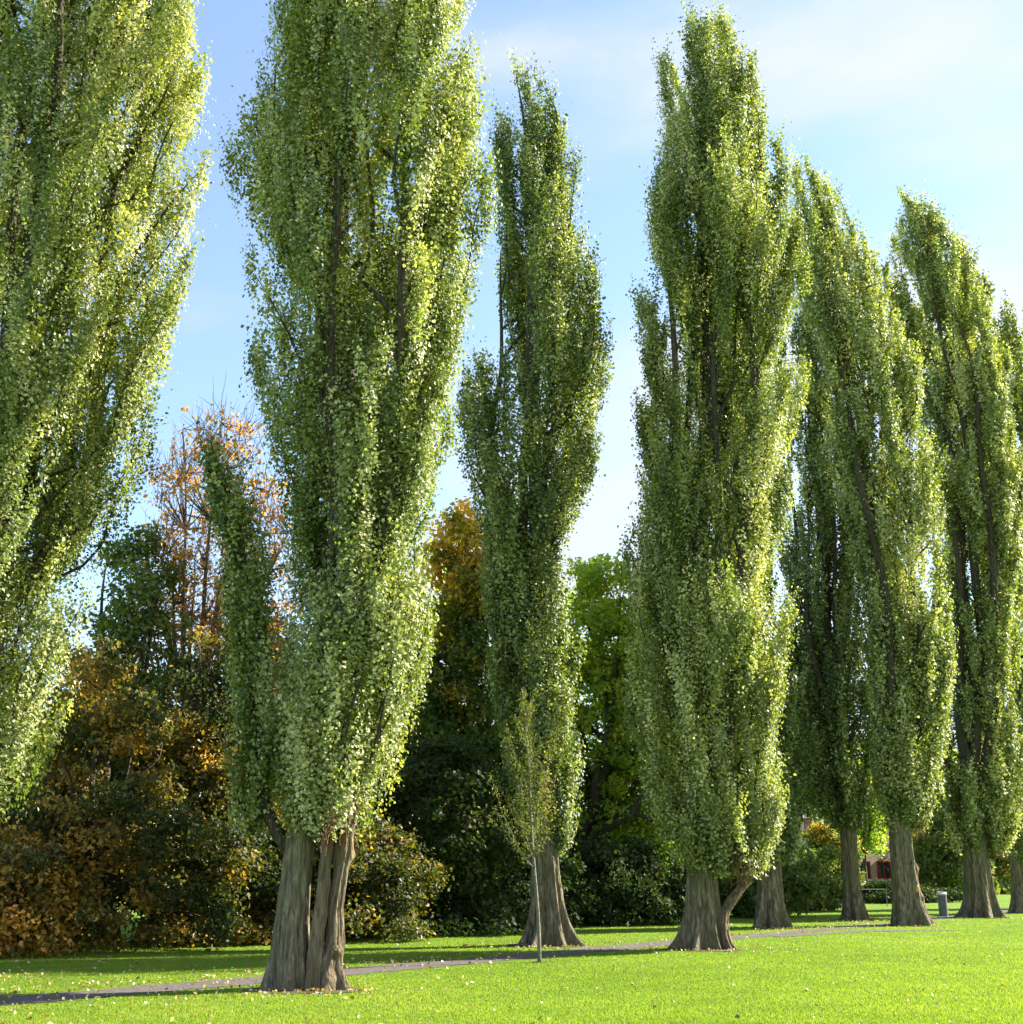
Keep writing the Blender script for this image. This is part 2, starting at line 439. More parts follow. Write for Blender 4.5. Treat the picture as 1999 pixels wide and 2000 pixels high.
    bias = np.concatenate([nrm(d) * .38 + ob * .55, np.full((len(c), 1), .30)], 1) + tv
    cat_rows('crown', rng, c, lsize, bias, t, mat or M_POP, root, jit=.40)
    return root

def broadleaf(name, label, cat, base, rows, nleaf, lsize, seed, m, trunk_r=.22, clumps=260, csize=.42, shell=.45, ydepth=1.0,
              limbs=8, fork=None, group=None, tint_fn=None, twigs=True, flat=.65, bark=None, droop=0., limb_r=1., multi=False, fine=0, widen=1.22):
    rng = np.random.default_rng(seed)
    root = empty(name, (base[0], base[1], 0)); tag(root, label, cat, group)
    pf = Prof([(z_, c_, r_ * widen) for z_, c_, r_ in rows]); H = pf.z1; zb = pf.z0
    fork = fork if fork is not None else max(.3, zb * .8)
    az0 = rng.uniform(0, 6)
    # clump centres
    zz = rng.uniform(zb, H, clumps * 4); w = pf.rad(zz) ** 2 + .05
    zz = rng.choice(zz, clumps, replace=False, p=w / w.sum())
    a = rng.uniform(0, 2 * pi, clumps); q = rng.random(clumps) ** (shell)
    lump = 1 + .22 * np.sin(3 * a + zz * 1.1 + az0) * np.sin(zz * 1.7 + az0)
    rr = np.clip(pf.rad(zz) * lump - csize * .55, .05, None) * q
    C = np.stack([pf.cx(zz) + rr * np.cos(a), rr * np.sin(a) * ydepth, zz], 1)
    # wood
    tb = MB()
    n0 = 10; z = np.linspace(-.1, fork + (H - fork) * .55, n0)
    tx = pf.cx(z) * np.clip((z) / (fork + 2.5), 0, 1)
    P = np.stack([tx + .1 * np.sin(z * .8 + az0), .1 * np.cos(z * .7 + az0), z], 1)
    r = trunk_r * (1 - .75 * np.linspace(0, 1, n0)) ; r[0] *= 1.5; r[1] *= 1.1
    lb = MB(); nodes = [P[5:]]; nrad = [r[5:]]
    if not multi: tb.tube(P, r, 12); tb.build('trunk', bark or M_LIMB, root, smooth=True)
    for i in range(limbs):
        aa = az0 + i * 2 * pi / limbs + rng.uniform(-.4, .4)
        zs = (0 if multi else fork * rng.uniform(.85, 1.0) + (H - fork) * .35 * rng.random())
        tz = rng.uniform(zb + (H - zb) * .35, H - .4)
        end = np.array([pf.cx(tz) + .75 * pf.rad(tz) * cos(aa), .75 * pf.rad(tz) * sin(aa) * ydepth, tz])
        st = np.array([np.interp(zs, z, P[:, 0]), np.interp(zs, z, P[:, 1]), zs])
        s = np.linspace(0, 1, 9)[:, None]
        mid = st * .45 + end * .55; mid[2] = st[2] + (end[2] - st[2]) * (.38 + .1 * rng.random())
        L = (1 - s) ** 2 * st + 2 * s * (1 - s) * mid + s ** 2 * end
        L += np.sin(s * 9 + rng.uniform(0, 6, 3)) * .10 * s
        rl = trunk_r * .5 * limb_r * (1 - .85 * s[:, 0]) * rng.uniform(.7, 1.2)
        lb.tube(L, rl, 7); nodes.append(L[2:]); nrad.append(rl[2:])
    Nn = np.concatenate(nodes); Nr = np.concatenate(nrad)
    if twigs:
        for i in range(clumps):
            d = Nn - C[i]; dist = np.linalg.norm(d, axis=1) + np.where(d[:, 2] > -.1, 2.5, 0)
            j = int(np.argmin(dist)); st = Nn[j]; s = np.linspace(0, 1, 6)[:, None]
            mid = (st + C[i]) / 2 + np.array([0, 0, -.12 * dist[j]]) + rng.normal(0, .08, 3)
            L = (1 - s) ** 2 * st + 2 * s * (1 - s) * mid + s ** 2 * C[i]
            lb.tube(L, np.linspace(min(.04, Nr[j] * .6 + .005), .006, 6), 4, cap=False)
    for i in range(fine):
        j = rng.integers(0, clumps); st = C[j] + rng.normal(0, .12, 3); e = st + np.array([rng.normal(0, .35), rng.normal(0, .35), rng.uniform(.3, 1.1)])
        s = np.linspace(0, 1, 4)[:, None]; L = st * (1 - s) + e * s + rng.normal(0, .03, (4, 3)); lb.tube(L, np.linspace(.012, .004, 4), 3, cap=False)
    lb.build('branches', bark or M_LIMB, root, smooth=True)
    which = rng.integers(0, clumps, nleaf)
    cs = csize * rng.uniform(.6, 1.3, clumps)
    off = rng.normal(size=(nleaf, 3)) * np.array([1, 1, flat]) * .62
    ln = np.linalg.norm(off, axis=1, keepdims=True); off = off / np.maximum(1, ln / 1.15)
    c = C[which] + off * cs[which][:, None]
    c[:, 2] -= droop * (off[:, 0] ** 2 + off[:, 1] ** 2) * cs[which]
    t = .42 + rng.normal(0, .14, clumps)[which] + rng.normal(0, .17, nleaf)
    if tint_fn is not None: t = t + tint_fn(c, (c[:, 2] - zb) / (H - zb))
    keep = c[:, 2] > .03; c, t = c[keep], t[keep]
    bias = np.concatenate([nrm(c[:, :2] - np.stack([pf.cx(c[:, 2]), 0 * c[:, 2]], 1)) * .35, np.full((len(c), 1), .55)], 1)
    cat_rows('crown', rng, c, lsize, bias, np.clip(t, 0, .999), m, root, aspect=.7)
    return root
# crown outlines: (height, sideways offset, radius) in metres, measured per tree
POS = {}; ROWS = {}
POS['T1'] = (-9.54, 20.99); ROWS['T1'] = [(2.65, 0.39, 0.37), (2.95, 0.04, 0.99), (3.40, -0.00, 1.44), (3.85, -0.09, 1.76), (4.77, -0.21, 1.87), (5.72, -0.20, 1.94), (6.69, -0.09, 2.09), (7.68, 0.25, 2.45), (8.71, 0.27, 2.53), (9.76, 0.36, 2.59), (10.84, 0.36, 2.65), (11.95, 0.33, 2.68), (13.10, 0.30, 2.72), (14.27, 0.33, 2.81), (15.49, 0.35, 2.80), (16.74, 0.37, 2.80), (18.02, 0.34, 2.74), (19.35, 0.29, 2.65), (21.85, -0.40, 2.30), (24.35, -0.40, 1.70), (27.35, -0.40, 0.50)]
POS['T2'] = (-3.16, 19.37); ROWS['T2'] = [(2.33, 0.24, 0.58), (2.85, 0.34, 0.91), (3.68, 0.41, 1.11), (4.53, 0.55, 1.17), (5.40, 0.65, 1.24), (6.30, 0.63, 1.18), (7.22, 0.51, 1.15), (8.16, 0.62, 1.45), (9.13, 0.47, 1.67), (10.13, 0.54, 1.89), (11.16, 0.49, 2.07), (12.21, 0.49, 2.20), (13.30, 0.42, 2.31), (14.42, 0.39, 2.43), (15.57, 0.41, 2.41), (16.76, 0.63, 2.09), (17.99, 0.56, 1.89), (20.49, 0.00, 2.10), (22.99, 0.00, 1.50), (25.99, 0.00, 0.40)]
POS['T2b'] = (-3.16, 19.37); ROWS['T2b'] = [(2.37, -0.93, 0.37), (2.85, -1.00, 0.58), (3.68, -0.95, 0.52), (4.53, -0.96, 0.53), (5.40, -1.08, 0.52), (6.30, -1.24, 0.50), (7.22, -1.49, 0.43), (8.16, -1.82, 0.29), (8.84, -2.06, 0.22)]
POS['T3'] = (0.86, 31.00); ROWS['T3'] = [(2.28, 0.01, 0.62), (2.93, -0.10, 0.84), (4.24, -0.19, 1.08), (5.58, -0.22, 1.13), (6.96, -0.31, 1.18), (8.37, -0.34, 1.23), (9.82, -0.42, 1.30), (10.56, -0.30, 1.50), (12.08, -0.40, 1.85), (12.85, -0.40, 1.97), (14.42, -0.13, 2.12), (15.23, 0.03, 2.02), (16.87, 0.08, 1.86), (18.56, 0.03, 1.67), (19.42, -0.10, 1.47), (20.30, -0.09, 1.40), (22.09, -0.16, 1.19), (23.00, -0.19, 1.08), (23.93, -0.23, 0.88), (24.88, -0.43, 0.61), (25.49, -0.71, 0.24)]
POS['T4'] = (4.45, 29.47); ROWS['T4'] = [(1.77, 0.80, 1.04), (2.25, 0.68, 1.28), (3.48, 0.46, 1.64), (4.74, 0.42, 1.89), (6.04, 0.39, 1.94), (7.36, 0.38, 1.97), (8.73, 0.58, 2.06), (10.13, 0.68, 2.19), (11.56, 0.86, 2.19), (13.04, 0.97, 2.25), (14.56, 1.01, 2.25), (16.12, 1.16, 2.28), (17.73, 1.22, 2.41), (18.55, 1.24, 2.41), (19.38, 1.26, 2.33), (20.23, 1.33, 2.18), (21.08, 1.22, 1.90), (21.95, 1.16, 1.78), (22.84, 1.15, 1.70), (23.73, 1.12, 1.48), (24.65, 0.95, 1.24), (25.38, 0.88, 0.96), (26.04, 0.95, 0.39)]
POS['T5a'] = (8.48, 41.06); ROWS['T5a'] = [(2.07, 0.23, 0.64), (4.20, 0.01, 1.00), (7.76, -0.09, 1.16), (13.46, -0.32, 1.21), (19.63, -0.47, 1.16), (24.05, -0.39, 0.75), (25.65, -0.42, 0.25)]
POS['T5b'] = (13.16, 48.22); ROWS['T5b'] = [(3.44, 0.10, 0.80), (5.67, -0.24, 1.62), (8.83, -0.36, 1.60), (13.23, -0.24, 1.43), (17.87, -0.17, 1.31), (22.77, -0.07, 1.14), (25.32, -0.03, 0.74), (26.89, -0.04, 0.29)]
POS['T6'] = (13.55, 43.20); ROWS['T6'] = [(3.16, 0.24, 0.65), (4.34, 0.33, 1.03), (5.25, 0.42, 1.12), (8.08, 0.93, 1.28), (10.02, 1.03, 1.39), (12.02, 1.02, 1.41), (14.07, 0.92, 1.62), (16.18, 0.66, 1.79), (18.34, 0.50, 1.86), (20.57, 0.18, 1.89), (22.86, -0.03, 1.69), (25.21, -0.39, 1.33), (27.64, -0.69, 1.09), (28.87, -0.98, 0.84), (30.26, -1.38, 0.32)]
POS['T7'] = (19.13, 51.20); ROWS['T7'] = [(2.59, 0.34, 1.13), (3.76, 0.46, 1.39), (4.83, 0.61, 1.57), (7.02, 0.81, 1.64), (9.27, 1.18, 1.56), (11.58, 1.39, 1.63), (13.94, 1.51, 1.73), (16.37, 1.73, 1.81), (18.87, 1.76, 1.93), (21.44, 1.72, 1.99), (24.07, 1.52, 2.02), (26.79, 1.06, 2.05), (29.58, 0.76, 1.93), (31.00, 0.67, 1.32), (32.45, 0.33, 0.82), (33.27, -0.10, 0.33)]
POS['T8'] = (23.22, 56.84); ROWS['T8'] = [(2.35, 0.42, 1.12), (5.18, 1.04, 2.03), (10.11, 1.46, 2.16), (17.99, 1.86, 2.19), (26.54, 1.75, 1.96), (29.55, 1.35, 1.41), (31.09, 1.13, 1.01), (32.65, 0.81, 0.69), (33.98, 0.55, 0.29)]
POS['T9'] = (30.58, 65.92); ROWS['T9'] = [(3.00, 0.14, 1.41), (8.57, 0.50, 1.97), (20.61, 1.41, 2.21), (30.52, 1.37, 1.83), (33.31, 0.96, 1.24), (34.65, 0.65, 0.51)]
POS['B1'] = (-9.56, 36.17); ROWS['B1'] = [(4.67, 0.09, 2.06), (6.23, 0.13, 2.24), (7.84, 0.25, 2.19), (9.49, 0.37, 2.14), (11.19, 0.46, 2.13), (12.93, 0.42, 1.99), (14.72, 0.17, 1.57), (15.63, 0.10, 1.08), (16.22, 0.23, 0.42)]
POS['B2'] = (-10.85, 33.82); ROWS['B2'] = [(3.04, -0.23, 1.73), (4.47, -0.07, 1.61), (5.94, -0.07, 1.49), (7.44, -0.13, 1.30), (8.98, -0.05, 1.24), (10.41, -0.10, 1.03), (11.38, -0.11, 0.52)]
POS['B3'] = (-10.17, 29.12); ROWS['B3'] = [(0.05, 0.26, 1.72), (0.48, 0.56, 2.77), (1.65, 0.75, 2.86), (2.85, 0.44, 2.49), (4.08, 0.38, 1.62), (4.71, 0.07, 0.84)]
POS['B3b'] = (-7.86, 32.06); ROWS['B3b'] = [(0.05, 0.41, 1.69), (1.00, 0.33, 1.97), (2.31, 0.31, 1.93), (3.64, 0.14, 1.75), (4.60, -0.21, 1.22)]
POS['B0'] = (-11.55, 27.00); ROWS['B0'] = [(0.05, 0.85, 1.19), (1.10, 0.54, 1.57), (1.98, 0.26, 1.43), (2.65, 0.11, 0.85)]
POS['B5'] = (-3.09, 44.41); ROWS['B5'] = [(4.04, 0.68, 1.15), (5.35, 0.85, 1.55), (7.28, 0.92, 1.47), (9.25, 0.99, 1.39), (11.28, 1.07, 1.51), (13.36, 1.09, 1.37), (14.85, 1.17, 0.98), (15.60, 1.27, 0.46)]
POS['B7'] = (-2.55, 36.76); ROWS['B7'] = [(0.05, 0.31, 2.15), (1.65, 0.43, 2.03), (3.16, 0.64, 1.82), (4.72, 0.54, 1.44), (5.51, 0.45, 0.72)]
POS['B7b'] = (-4.53, 33.23); ROWS['B7b'] = [(0.05, 0.42, 1.52), (0.98, 0.38, 1.81), (2.33, 0.33, 1.55), (3.02, 0.30, 0.99)]
POS['B6'] = (2.26, 49.11); ROWS['B6'] = [(2.66, 2.03, 1.68), (3.67, 2.17, 2.22), (5.75, 2.22, 2.46), (7.87, 2.28, 2.49), (10.06, 2.28, 2.36), (12.30, 2.18, 2.11), (13.90, 1.99, 1.68), (14.95, 1.79, 1.02)]
POS['B6b'] = (3.44, 44.41); ROWS['B6b'] = [(0.05, 0.28, 2.33), (0.75, 0.21, 2.62), (1.83, 0.33, 2.36), (2.74, 0.07, 1.33)]
POS['B6c'] = (0.25, 41.47); ROWS['B6c'] = [(0.05, 0.09, 1.48), (1.65, 0.09, 1.67), (3.36, 0.01, 1.43), (4.58, -0.08, 0.81)]
POS['B8'] = (9.63, 52.64); ROWS['B8'] = [(0.05, 0.22, 2.40), (1.01, 0.17, 2.52), (2.73, 0.38, 1.99)]
POS['B9'] = (14.69, 67.93); ROWS['B9'] = [(4.73, 1.25, 1.72), (7.32, 1.58, 1.88), (10.26, 1.79, 1.61), (13.28, 1.70, 1.04), (15.44, 1.85, 0.45)]
POS['B9b'] = (13.98, 60.87); ROWS['B9b'] = [(0.05, 0.51, 1.75), (1.65, 0.38, 1.51), (2.90, 0.46, 1.02)]
POS['B10'] = (18.53, 70.28); ROWS['B10'] = [(0.05, -0.01, 1.43), (1.65, 0.13, 1.73), (3.09, 0.25, 1.45), (4.40, 0.13, 0.95)]
POS['B11'] = (22.85, 77.34); ROWS['B3'] = [(0.05, 0.26, 1.72), (0.48, 0.56, 2.6), (1.65, 0.75, 2.7), (2.85, 0.44, 2.3), (4.08, 0.38, 1.8), (5.6, 0.1, 1.4), (7.2, 0.0, .7)]
ROWS['B3b'] = [(0.05, 0.41, 1.69), (1.00, 0.33, 1.97), (2.31, 0.31, 1.93), (3.64, 0.14, 1.8), (5.2, -0.1, 1.6), (6.8, -.2, 1.2), (8.0, -.2, .5)]
for k_, f_ in (('T5b', 1.18), ('T6', 1.10), ('T7', 1.08), ('T5a', 1.1)): ROWS[k_] = [(z_, c_, r_ * f_) for z_, c_, r_ in ROWS[k_]]
ROWS['B11'] = [(0.05, -0.18, 1.41), (0.18, -0.15, 1.25), (0.55, 0.21, 0.63)]
POS['B12'] = (30.50, 89.10); ROWS['B12'] = [(0.57, 0.44, 1.25), (1.29, 0.51, 1.61), (2.74, 0.67, 1.98), (4.21, 0.54, 1.54), (5.32, 0.46, 1.00)]
POS['B13'] = (31.12, 93.81); ROWS['B13'] = [(0.05, 0.10, 0.94), (1.27, 0.23, 1.04), (2.22, 0.29, 0.51)]
POS['B14'] = (36.80, 99.69); ROWS['B14'] = [(0.05, 0.06, 0.87), (1.04, 0.20, 0.87), (2.06, 0.21, 0.50)]
POS['B15'] = (43.85, 111.45); ROWS['B15'] = [(1.65, 0.20, 1.32), (3.47, 0.18, 1.77), (5.78, 0.45, 1.56), (7.64, 0.68, 0.84)]
POS['B16'] = (49.58, 122.04); ROWS['B16'] = [(1.65, 0.59, 1.32), (6.17, 1.03, 1.70), (9.24, 1.41, 0.98)]
POS['B17'] = (35.49, 117.33); ROWS['B17'] = [(2.13, 0.20, 3.35), (5.99, 0.55, 3.86), (8.94, 0.32, 1.46)]
POS['B30'] = (-4.34, 46.76); ROWS['B30'] = [(1.46, 0.36, 1.09), (4.56, 0.28, 1.31), (7.58, 0.20, 1.34), (10.71, 0.12, 1.05), (11.79, -0.02, 0.63)]
POS['B31'] = (0.40, 49.11); ROWS['B31'] = [(1.05, 0.00, 1.56), (4.70, 0.12, 1.91), (8.96, 0.30, 1.80), (12.30, 0.25, 1.45), (14.37, 0.37, 0.68)]
POS['B32'] = (6.11, 53.82); ROWS['B32'] = [(0.78, -0.20, 1.92), (5.00, 0.06, 2.32), (8.47, 0.18, 2.13), (11.59, 0.28, 1.68), (13.82, 0.36, 0.73)]
POS['B33'] = (-7.97, 39.11); ROWS['B33'] = [(0.23, -0.01, 1.61), (3.26, -0.20, 1.98), (5.75, -0.36, 1.85), (8.35, -0.52, 1.37), (10.13, -0.64, 0.69)]
POS['B34'] = (-13.87, 35.00); ROWS['B34'] = [(1.65, -0.35, 1.52), (4.12, -0.43, 1.77), (5.93, -0.42, 1.43), (7.33, -0.58, 0.58)]
POS['B35'] = (-5.64, 36.76); ROWS['B35'] = [(0.05, 0.39, 1.45), (2.40, 0.36, 1.71), (4.25, 0.28, 1.42), (5.83, 0.13, 0.56)]
POS['B36'] = (-2.02, 50.29); ROWS['B36'] = [(0.63, 0.10, 1.59), (3.72, 0.06, 1.84), (6.49, 0.03, 1.65), (8.47, 0.01, 0.78)]
FAR_EDGE =  [(-8.96, 14.89), (-7.18, 17.99), (-4.33, 21.63), (-3.17, 23.42), (-1.05, 26.01), (4.34, 33.48), (7.58, 37.38), (13.71, 45.57), (18.01, 52.5), (24.24, 61.96), (29.57, 70.43)]
NEAR_EDGE =  [(-8.29, 13.8), (-6.74, 16.92), (-4.04, 20.19), (-2.94, 21.74), (-0.98, 24.36), (4.04, 31.23), (7.2, 35.6), (12.8, 43.2), (16.9, 49.4), (22.22, 56.84), (27.23, 64.88)]
SPUR =  [(7.25, 35.77), (9.25, 37.71), (10.75, 39.13), (12.24, 39.69), (13.57, 39.69)]
BIN = (18.03, 52.50); SAPLING = (0.55, 25.08)
ROWS['B3'] = [(0.05, 0.26, 1.72), (0.48, 0.56, 2.6), (1.65, 0.75, 2.7), (2.85, 0.44, 2.3), (4.08, 0.38, 1.8), (5.6, 0.1, 1.4), (7.2, 0.0, .7)]
ROWS['B3b'] = [(0.05, 0.41, 1.69), (1.00, 0.33, 1.97), (2.31, 0.31, 1.93), (3.64, 0.14, 1.8), (5.2, -0.1, 1.6), (6.8, -.2, 1.2), (8.0, -.2, .5)]
for k_, f_ in (('T5b', 1.18), ('T6', 1.10), ('T7', 1.08), ('T5a', 1.1)): ROWS[k_] = [(z_, c_, r_ * f_) for z_, c_, r_ in ROWS[k_]]
ROWS['B11'] = [(0.05, -0.10, 2.2), (0.6, 0, 2.2), (1.15, 0, 1.3)]
# ------------------------------------------------------------------ ground
def lawn_mat():
    m, t = new_mat('lawn')
    tc = N(t, 'ShaderNodeTexCoord')
    def nz(s, d=6, r=.6):
        n = N(t, 'ShaderNodeTexNoise'); n.inputs['Scale'].default_value = s; n.inputs['Detail'].default_value = d
        n.inputs['Roughness'].default_value = r
        t.links.new(tc.outputs['Object'], n.inputs['Vector']); return n.outputs['Fac']
    a = ramp(t, [(.3, (.10, .185, .014)), (.5, (.15, .27, .016)), (.72, (.21, .32, .022))], nz(.45, 5))
    b = ramp(t, [(.3, (.45, .5, .5)), (.5, (1, 1, 1)), (.7, (1.25, 1.2, 1.1))], nz(26, 7, .7))
    mx = N(t, 'ShaderNodeMix', data_type='RGBA', blend_type='MULTIPLY'); mx.inputs['Factor'].default_value = .75
    t.links.new(a, mx.inputs['A']); t.links.new(b, mx.inputs['B'])
    p = N(t, 'ShaderNodeBsdfPrincipled'); p.inputs['Roughness'].default_value = .85; p.inputs['Specular IOR Level'].default_value = .15
    p.inputs['Sheen Weight'].default_value = .25; p.inputs['Sheen Tint'].default_value = (.7, 1, .2, 1)
    t.links.new(mx.outputs['Result'], p.inputs['Base Color'])
    bp = N(t, 'ShaderNodeBump'); bp.inputs['Strength'].default_value = 1; bp.inputs['Distance'].default_value = .08
    t.links.new(nz(55, 6, .75), bp.inputs['Height']); t.links.new(bp.outputs[0], p.inputs['Normal'])
    o = N(t, 'ShaderNodeOutputMaterial'); t.links.new(p.outputs[0], o.inputs[0])
    return m
M_LAWN = lawn_mat()
g = MB(); g.add([(-900, -300, 0), (900, -300, 0), (900, 1600, 0), (-900, 1600, 0)], [(0, 1, 2, 3)])
tag(g.build('ground', M_LAWN), kind='structure')

far = np.array(FAR_EDGE + [(44, 94)])
near = np.array(NEAR_EDGE + [(41, 88)])
def densify(a, k=14):
    s = np.arange(len(a)); q = np.linspace(0, len(a) - 1, (len(a) - 1) * k + 1)
    return np.stack([np.interp(q, s, a[:, i]) for i in (0, 1)], 1)
rng = np.random.default_rng(5)
F_, N_ = densify(far), densify(near)
F_ = F_ + rng.normal(0, .045, F_.shape); N_ = N_ + rng.normal(0, .045, N_.shape)
n = len(F_)
V = np.concatenate([np.c_[F_, np.full(n, .006)], np.c_[N_, np.full(n, .006)]])
i = np.arange(n - 1)
M_PATH = noisy_mat('path_asphalt', [(.3, (.075, .062, .055)), (.55, (.12, .10, .09)), (.75, (.21, .17, .14))], 9, rough=.9, bump=.3, bscale=60)
tag(build('path', V, np.stack([i + n, i + n + 1, i + 1, i], 1), M_PATH), kind='structure')
# a narrow worn side path leaving it on the right
sp = np.array(SPUR)
S_ = densify(sp, 8); S2 = S_ + np.array([.25, -.75])
V = np.concatenate([np.c_[S_, np.full(len(S_), .010)], np.c_[S2, np.full(len(S_), .010)]]); i = np.arange(len(S_) - 1); n = len(S_)
tag(build('side_path', V, np.stack([i + n, i + n + 1, i + 1, i], 1), M_PATH), kind='structure')

# bare earth round the old trunks
SOIL = [(POS[k][0] + dx, POS[k][1] - .1, r) for k, dx, r in (('T2', 0.05, .82), ('T3', 0, .95), ('T4', .05, .85), ('T5a', 0, .8), ('T5b', 0, .75), ('T6', .05, .85), ('T7', 0, 1.0), ('T8', 0, .8))] + [(SAPLING[0], SAPLING[1], .16)]
rng = np.random.default_rng(8); sm_ = MB()
for bx, by, r in SOIL:
    th = np.linspace(0, 2 * pi, 48, endpoint=False); rr = r * (1.02 + .12 * np.sin(3 * th + bx) + .08 * np.sin(7 * th + by) + rng.normal(0, .03, 48))
    sm_.add(np.stack([bx + rr * np.cos(th), by + rr * np.sin(th), np.full(48, .014)], 1), [tuple(range(48))])
tag(sm_.build('bare_soil', noisy_mat('soil', [(.3, (.05, .035, .022)), (.55, (.10, .075, .045)), (.75, (.12, .13, .04))], 14, rough=.95, bump=.8, bscale=40)), kind='structure')

# ------------------------------------------------------------------ poplars
poplar('huge poplar cut off by the left edge of the picture, bright sunlit leaves close by', POS['T1'], ROWS['T1'], 420000, .065, 11, trunk_r=.45, plumes=220, leaders=7)
p2 = poplar('poplar with three bare stems at its foot, standing nearest beside the path', POS['T2'], ROWS['T2'], 440000, .061, 22, trunk_r=.24, plumes=200, extra=ROWS['T2b'], shoots=46, flare=.42, flutes=6, trunk_top=3.6, lean=.10, leaders=7, depth=.11, trunk_dx=-.20)
def stem(root, seed, pts, rad, m=M_BARK, **k):
    rng = np.random.default_rng(seed)
    V, F = trunk_mesh(rng, pts, rad, nth=64, nz=90, **k)
    return build('stem', V, F, m, root, smooth=True)
stem(p2, 1, [(.22, -.24, 0), (.20, -.20, .7), (.25, -.16, 1.3), (.28, -.10, 2.0), (.29, -.05, 2.6), (.30, 0, 3.8)], [.12, .10, .095, .088, .08, .06], m=M_BARK_W, flare=.35, flutes=4, depth=.16, ridge=.012, knob=.03)
stem(p2, 2, [(.46, -.16, 0), (.42, -.14, .3), (.48, -.10, .7), (.45, -.08, 1.15), (.50, -.05, 1.6), (.56, 0, 2.1), (.62, 0, 2.8), (.70, 0, 4.2)], [.15, .15, .14, .125, .11, .10, .09, .07], m=M_BARK_W, flare=.75, flare_h=.25, flutes=5, depth=.15, ridge=.016, knob=.085)

poplar('poplar with flared grey trunk directly behind the thin sapling', POS['T3'], ROWS['T3'], 195000, .079, 33, trunk_r=.34, plumes=160, flare=.85, flutes=8, trunk_top=4.8, lean=-.02, leaders=6, tintshift=-.14, depth=.15)
p4 = poplar('broad poplar right of the sapling, with a reddish side stem leaning right from its foot', POS['T4'], ROWS['T4'], 390000, .071, 44, trunk_r=.32, plumes=205, shoots=70, flare=.45, flutes=7, trunk_top=3.6, lean=.10, leaders=7, tintshift=-.04, depth=.17, trunk_dx=-.03)
stem(p4, 3, [(.47, -.1, 0), (.42, -.08, .4), (.50, -.05, .8), (.75, 0, 1.1), (1.05, 0, 1.5), (1.22, 0, 1.95), (1.3, 0, 2.8)], [.17, .14, .13, .12, .115, .10, .07], m=M_BARK_W, flare=.5, flare_h=.25, flutes=5, depth=.15, ridge=.016, knob=.05)
poplar('dark leaning poplar trunk just right of the broad poplar, its crown hidden behind it', POS['T5a'], ROWS['T5a'], 70000, .115, 55, trunk_r=.37, plumes=90, flare=.5, lean=.05, leaders=4, tintshift=-.12, depth=.16)
poplar('poplar with tall bare dark trunk and thin crown, second beyond the broad poplar', POS['T5b'], ROWS['T5b'], 105000, .11, 66, trunk_r=.31, plumes=140, flare=.5, trunk_top=7.5, lean=-.1, leaders=5, tintshift=-.16, depth=.10)
p6 = poplar('poplar with deep furrowed trunk and orange pruning scar, left of the litter bin', POS['T6'], ROWS['T6'], 205000, .098, 77, trunk_r=.42, plumes=230, shoots=40, flare=.3, flutes=5, trunk_top=5, lean=.12, leaders=6, depth=.2)
stem(p6, 4, [(.56, -.15, 0), (.46, -.12, .4), (.42, -.1, .85), (.38, -.05, 1.4), (.36, 0, 2.3)], [.22, .18, .15, .12, .08], m=M_BARK_W, flare=.6, flare_h=.3, flutes=4, depth=.16, ridge=.02, knob=.06)
sc_ = MB()
th = np.linspace(0, 2 * pi, 16, endpoint=False)
v = [(.07 * cos(a), 0, .12 * sin(a)) for a in th] + [(.05 * cos(a), -.03, .09 * sin(a)) for a in th]
sc_.add(v, [tuple(range(16, 32))[::-1]] + [(i, (i + 1) % 16, 16 + (i + 1) % 16, 16 + i) for i in range(16)])
M_SCAR = noisy_mat('cut_wood', [(.3, (.30, .16, .05)), (.6, (.55, .33, .10))], 8)
tk = [o for o in p6.children if o.name.startswith('trunk')][0]
hit, hp, hn, _ = tk.ray_cast((.30, -3, 1.2), (0, 1, 0))
sc_.build('pruning_scar', M_SCAR, p6, loc=(.30, (hp.y if hit else -.45) - .012, 1.2))
poplar('stout poplar just right of the litter bin, with a wide fluted trunk', POS['T7'], ROWS['T7'], 225000, .108, 88, trunk_r=.52, plumes=235, shoots=60, flare=.42, flutes=9, trunk_top=5, lean=.05, leaders=7, tintshift=-.02, depth=.12)
poplar('poplar at the right edge whose dark trunk is cut by the picture edge', POS['T8'], ROWS['T8'], 140000, .135, 99, trunk_r=.42, plumes=160, flare=.4, lean=0, leaders=5, tintshift=-.02)
poplar('last poplar of the row, only its crown edge showing beyond the right edge', POS['T9'], ROWS['T9'], 80000, .16, 101, trunk_r=.6, plumes=120, leaders=4)

# one more poplar far out on the lawn to the right: only its long shadow reaches the picture
src = [o for o in bpy.data.objects if o.name == 'poplar_tree.009'][0]
cp = src.copy(); COL.objects.link(cp); cp.location = (70, 52.3, 0)
cp['label'] = 'lone poplar outside the picture on the right, only its shadow lies on the lawn'
for ch in src.children:
    c2 = ch.copy(); COL.objects.link(c2); c2.parent = cp

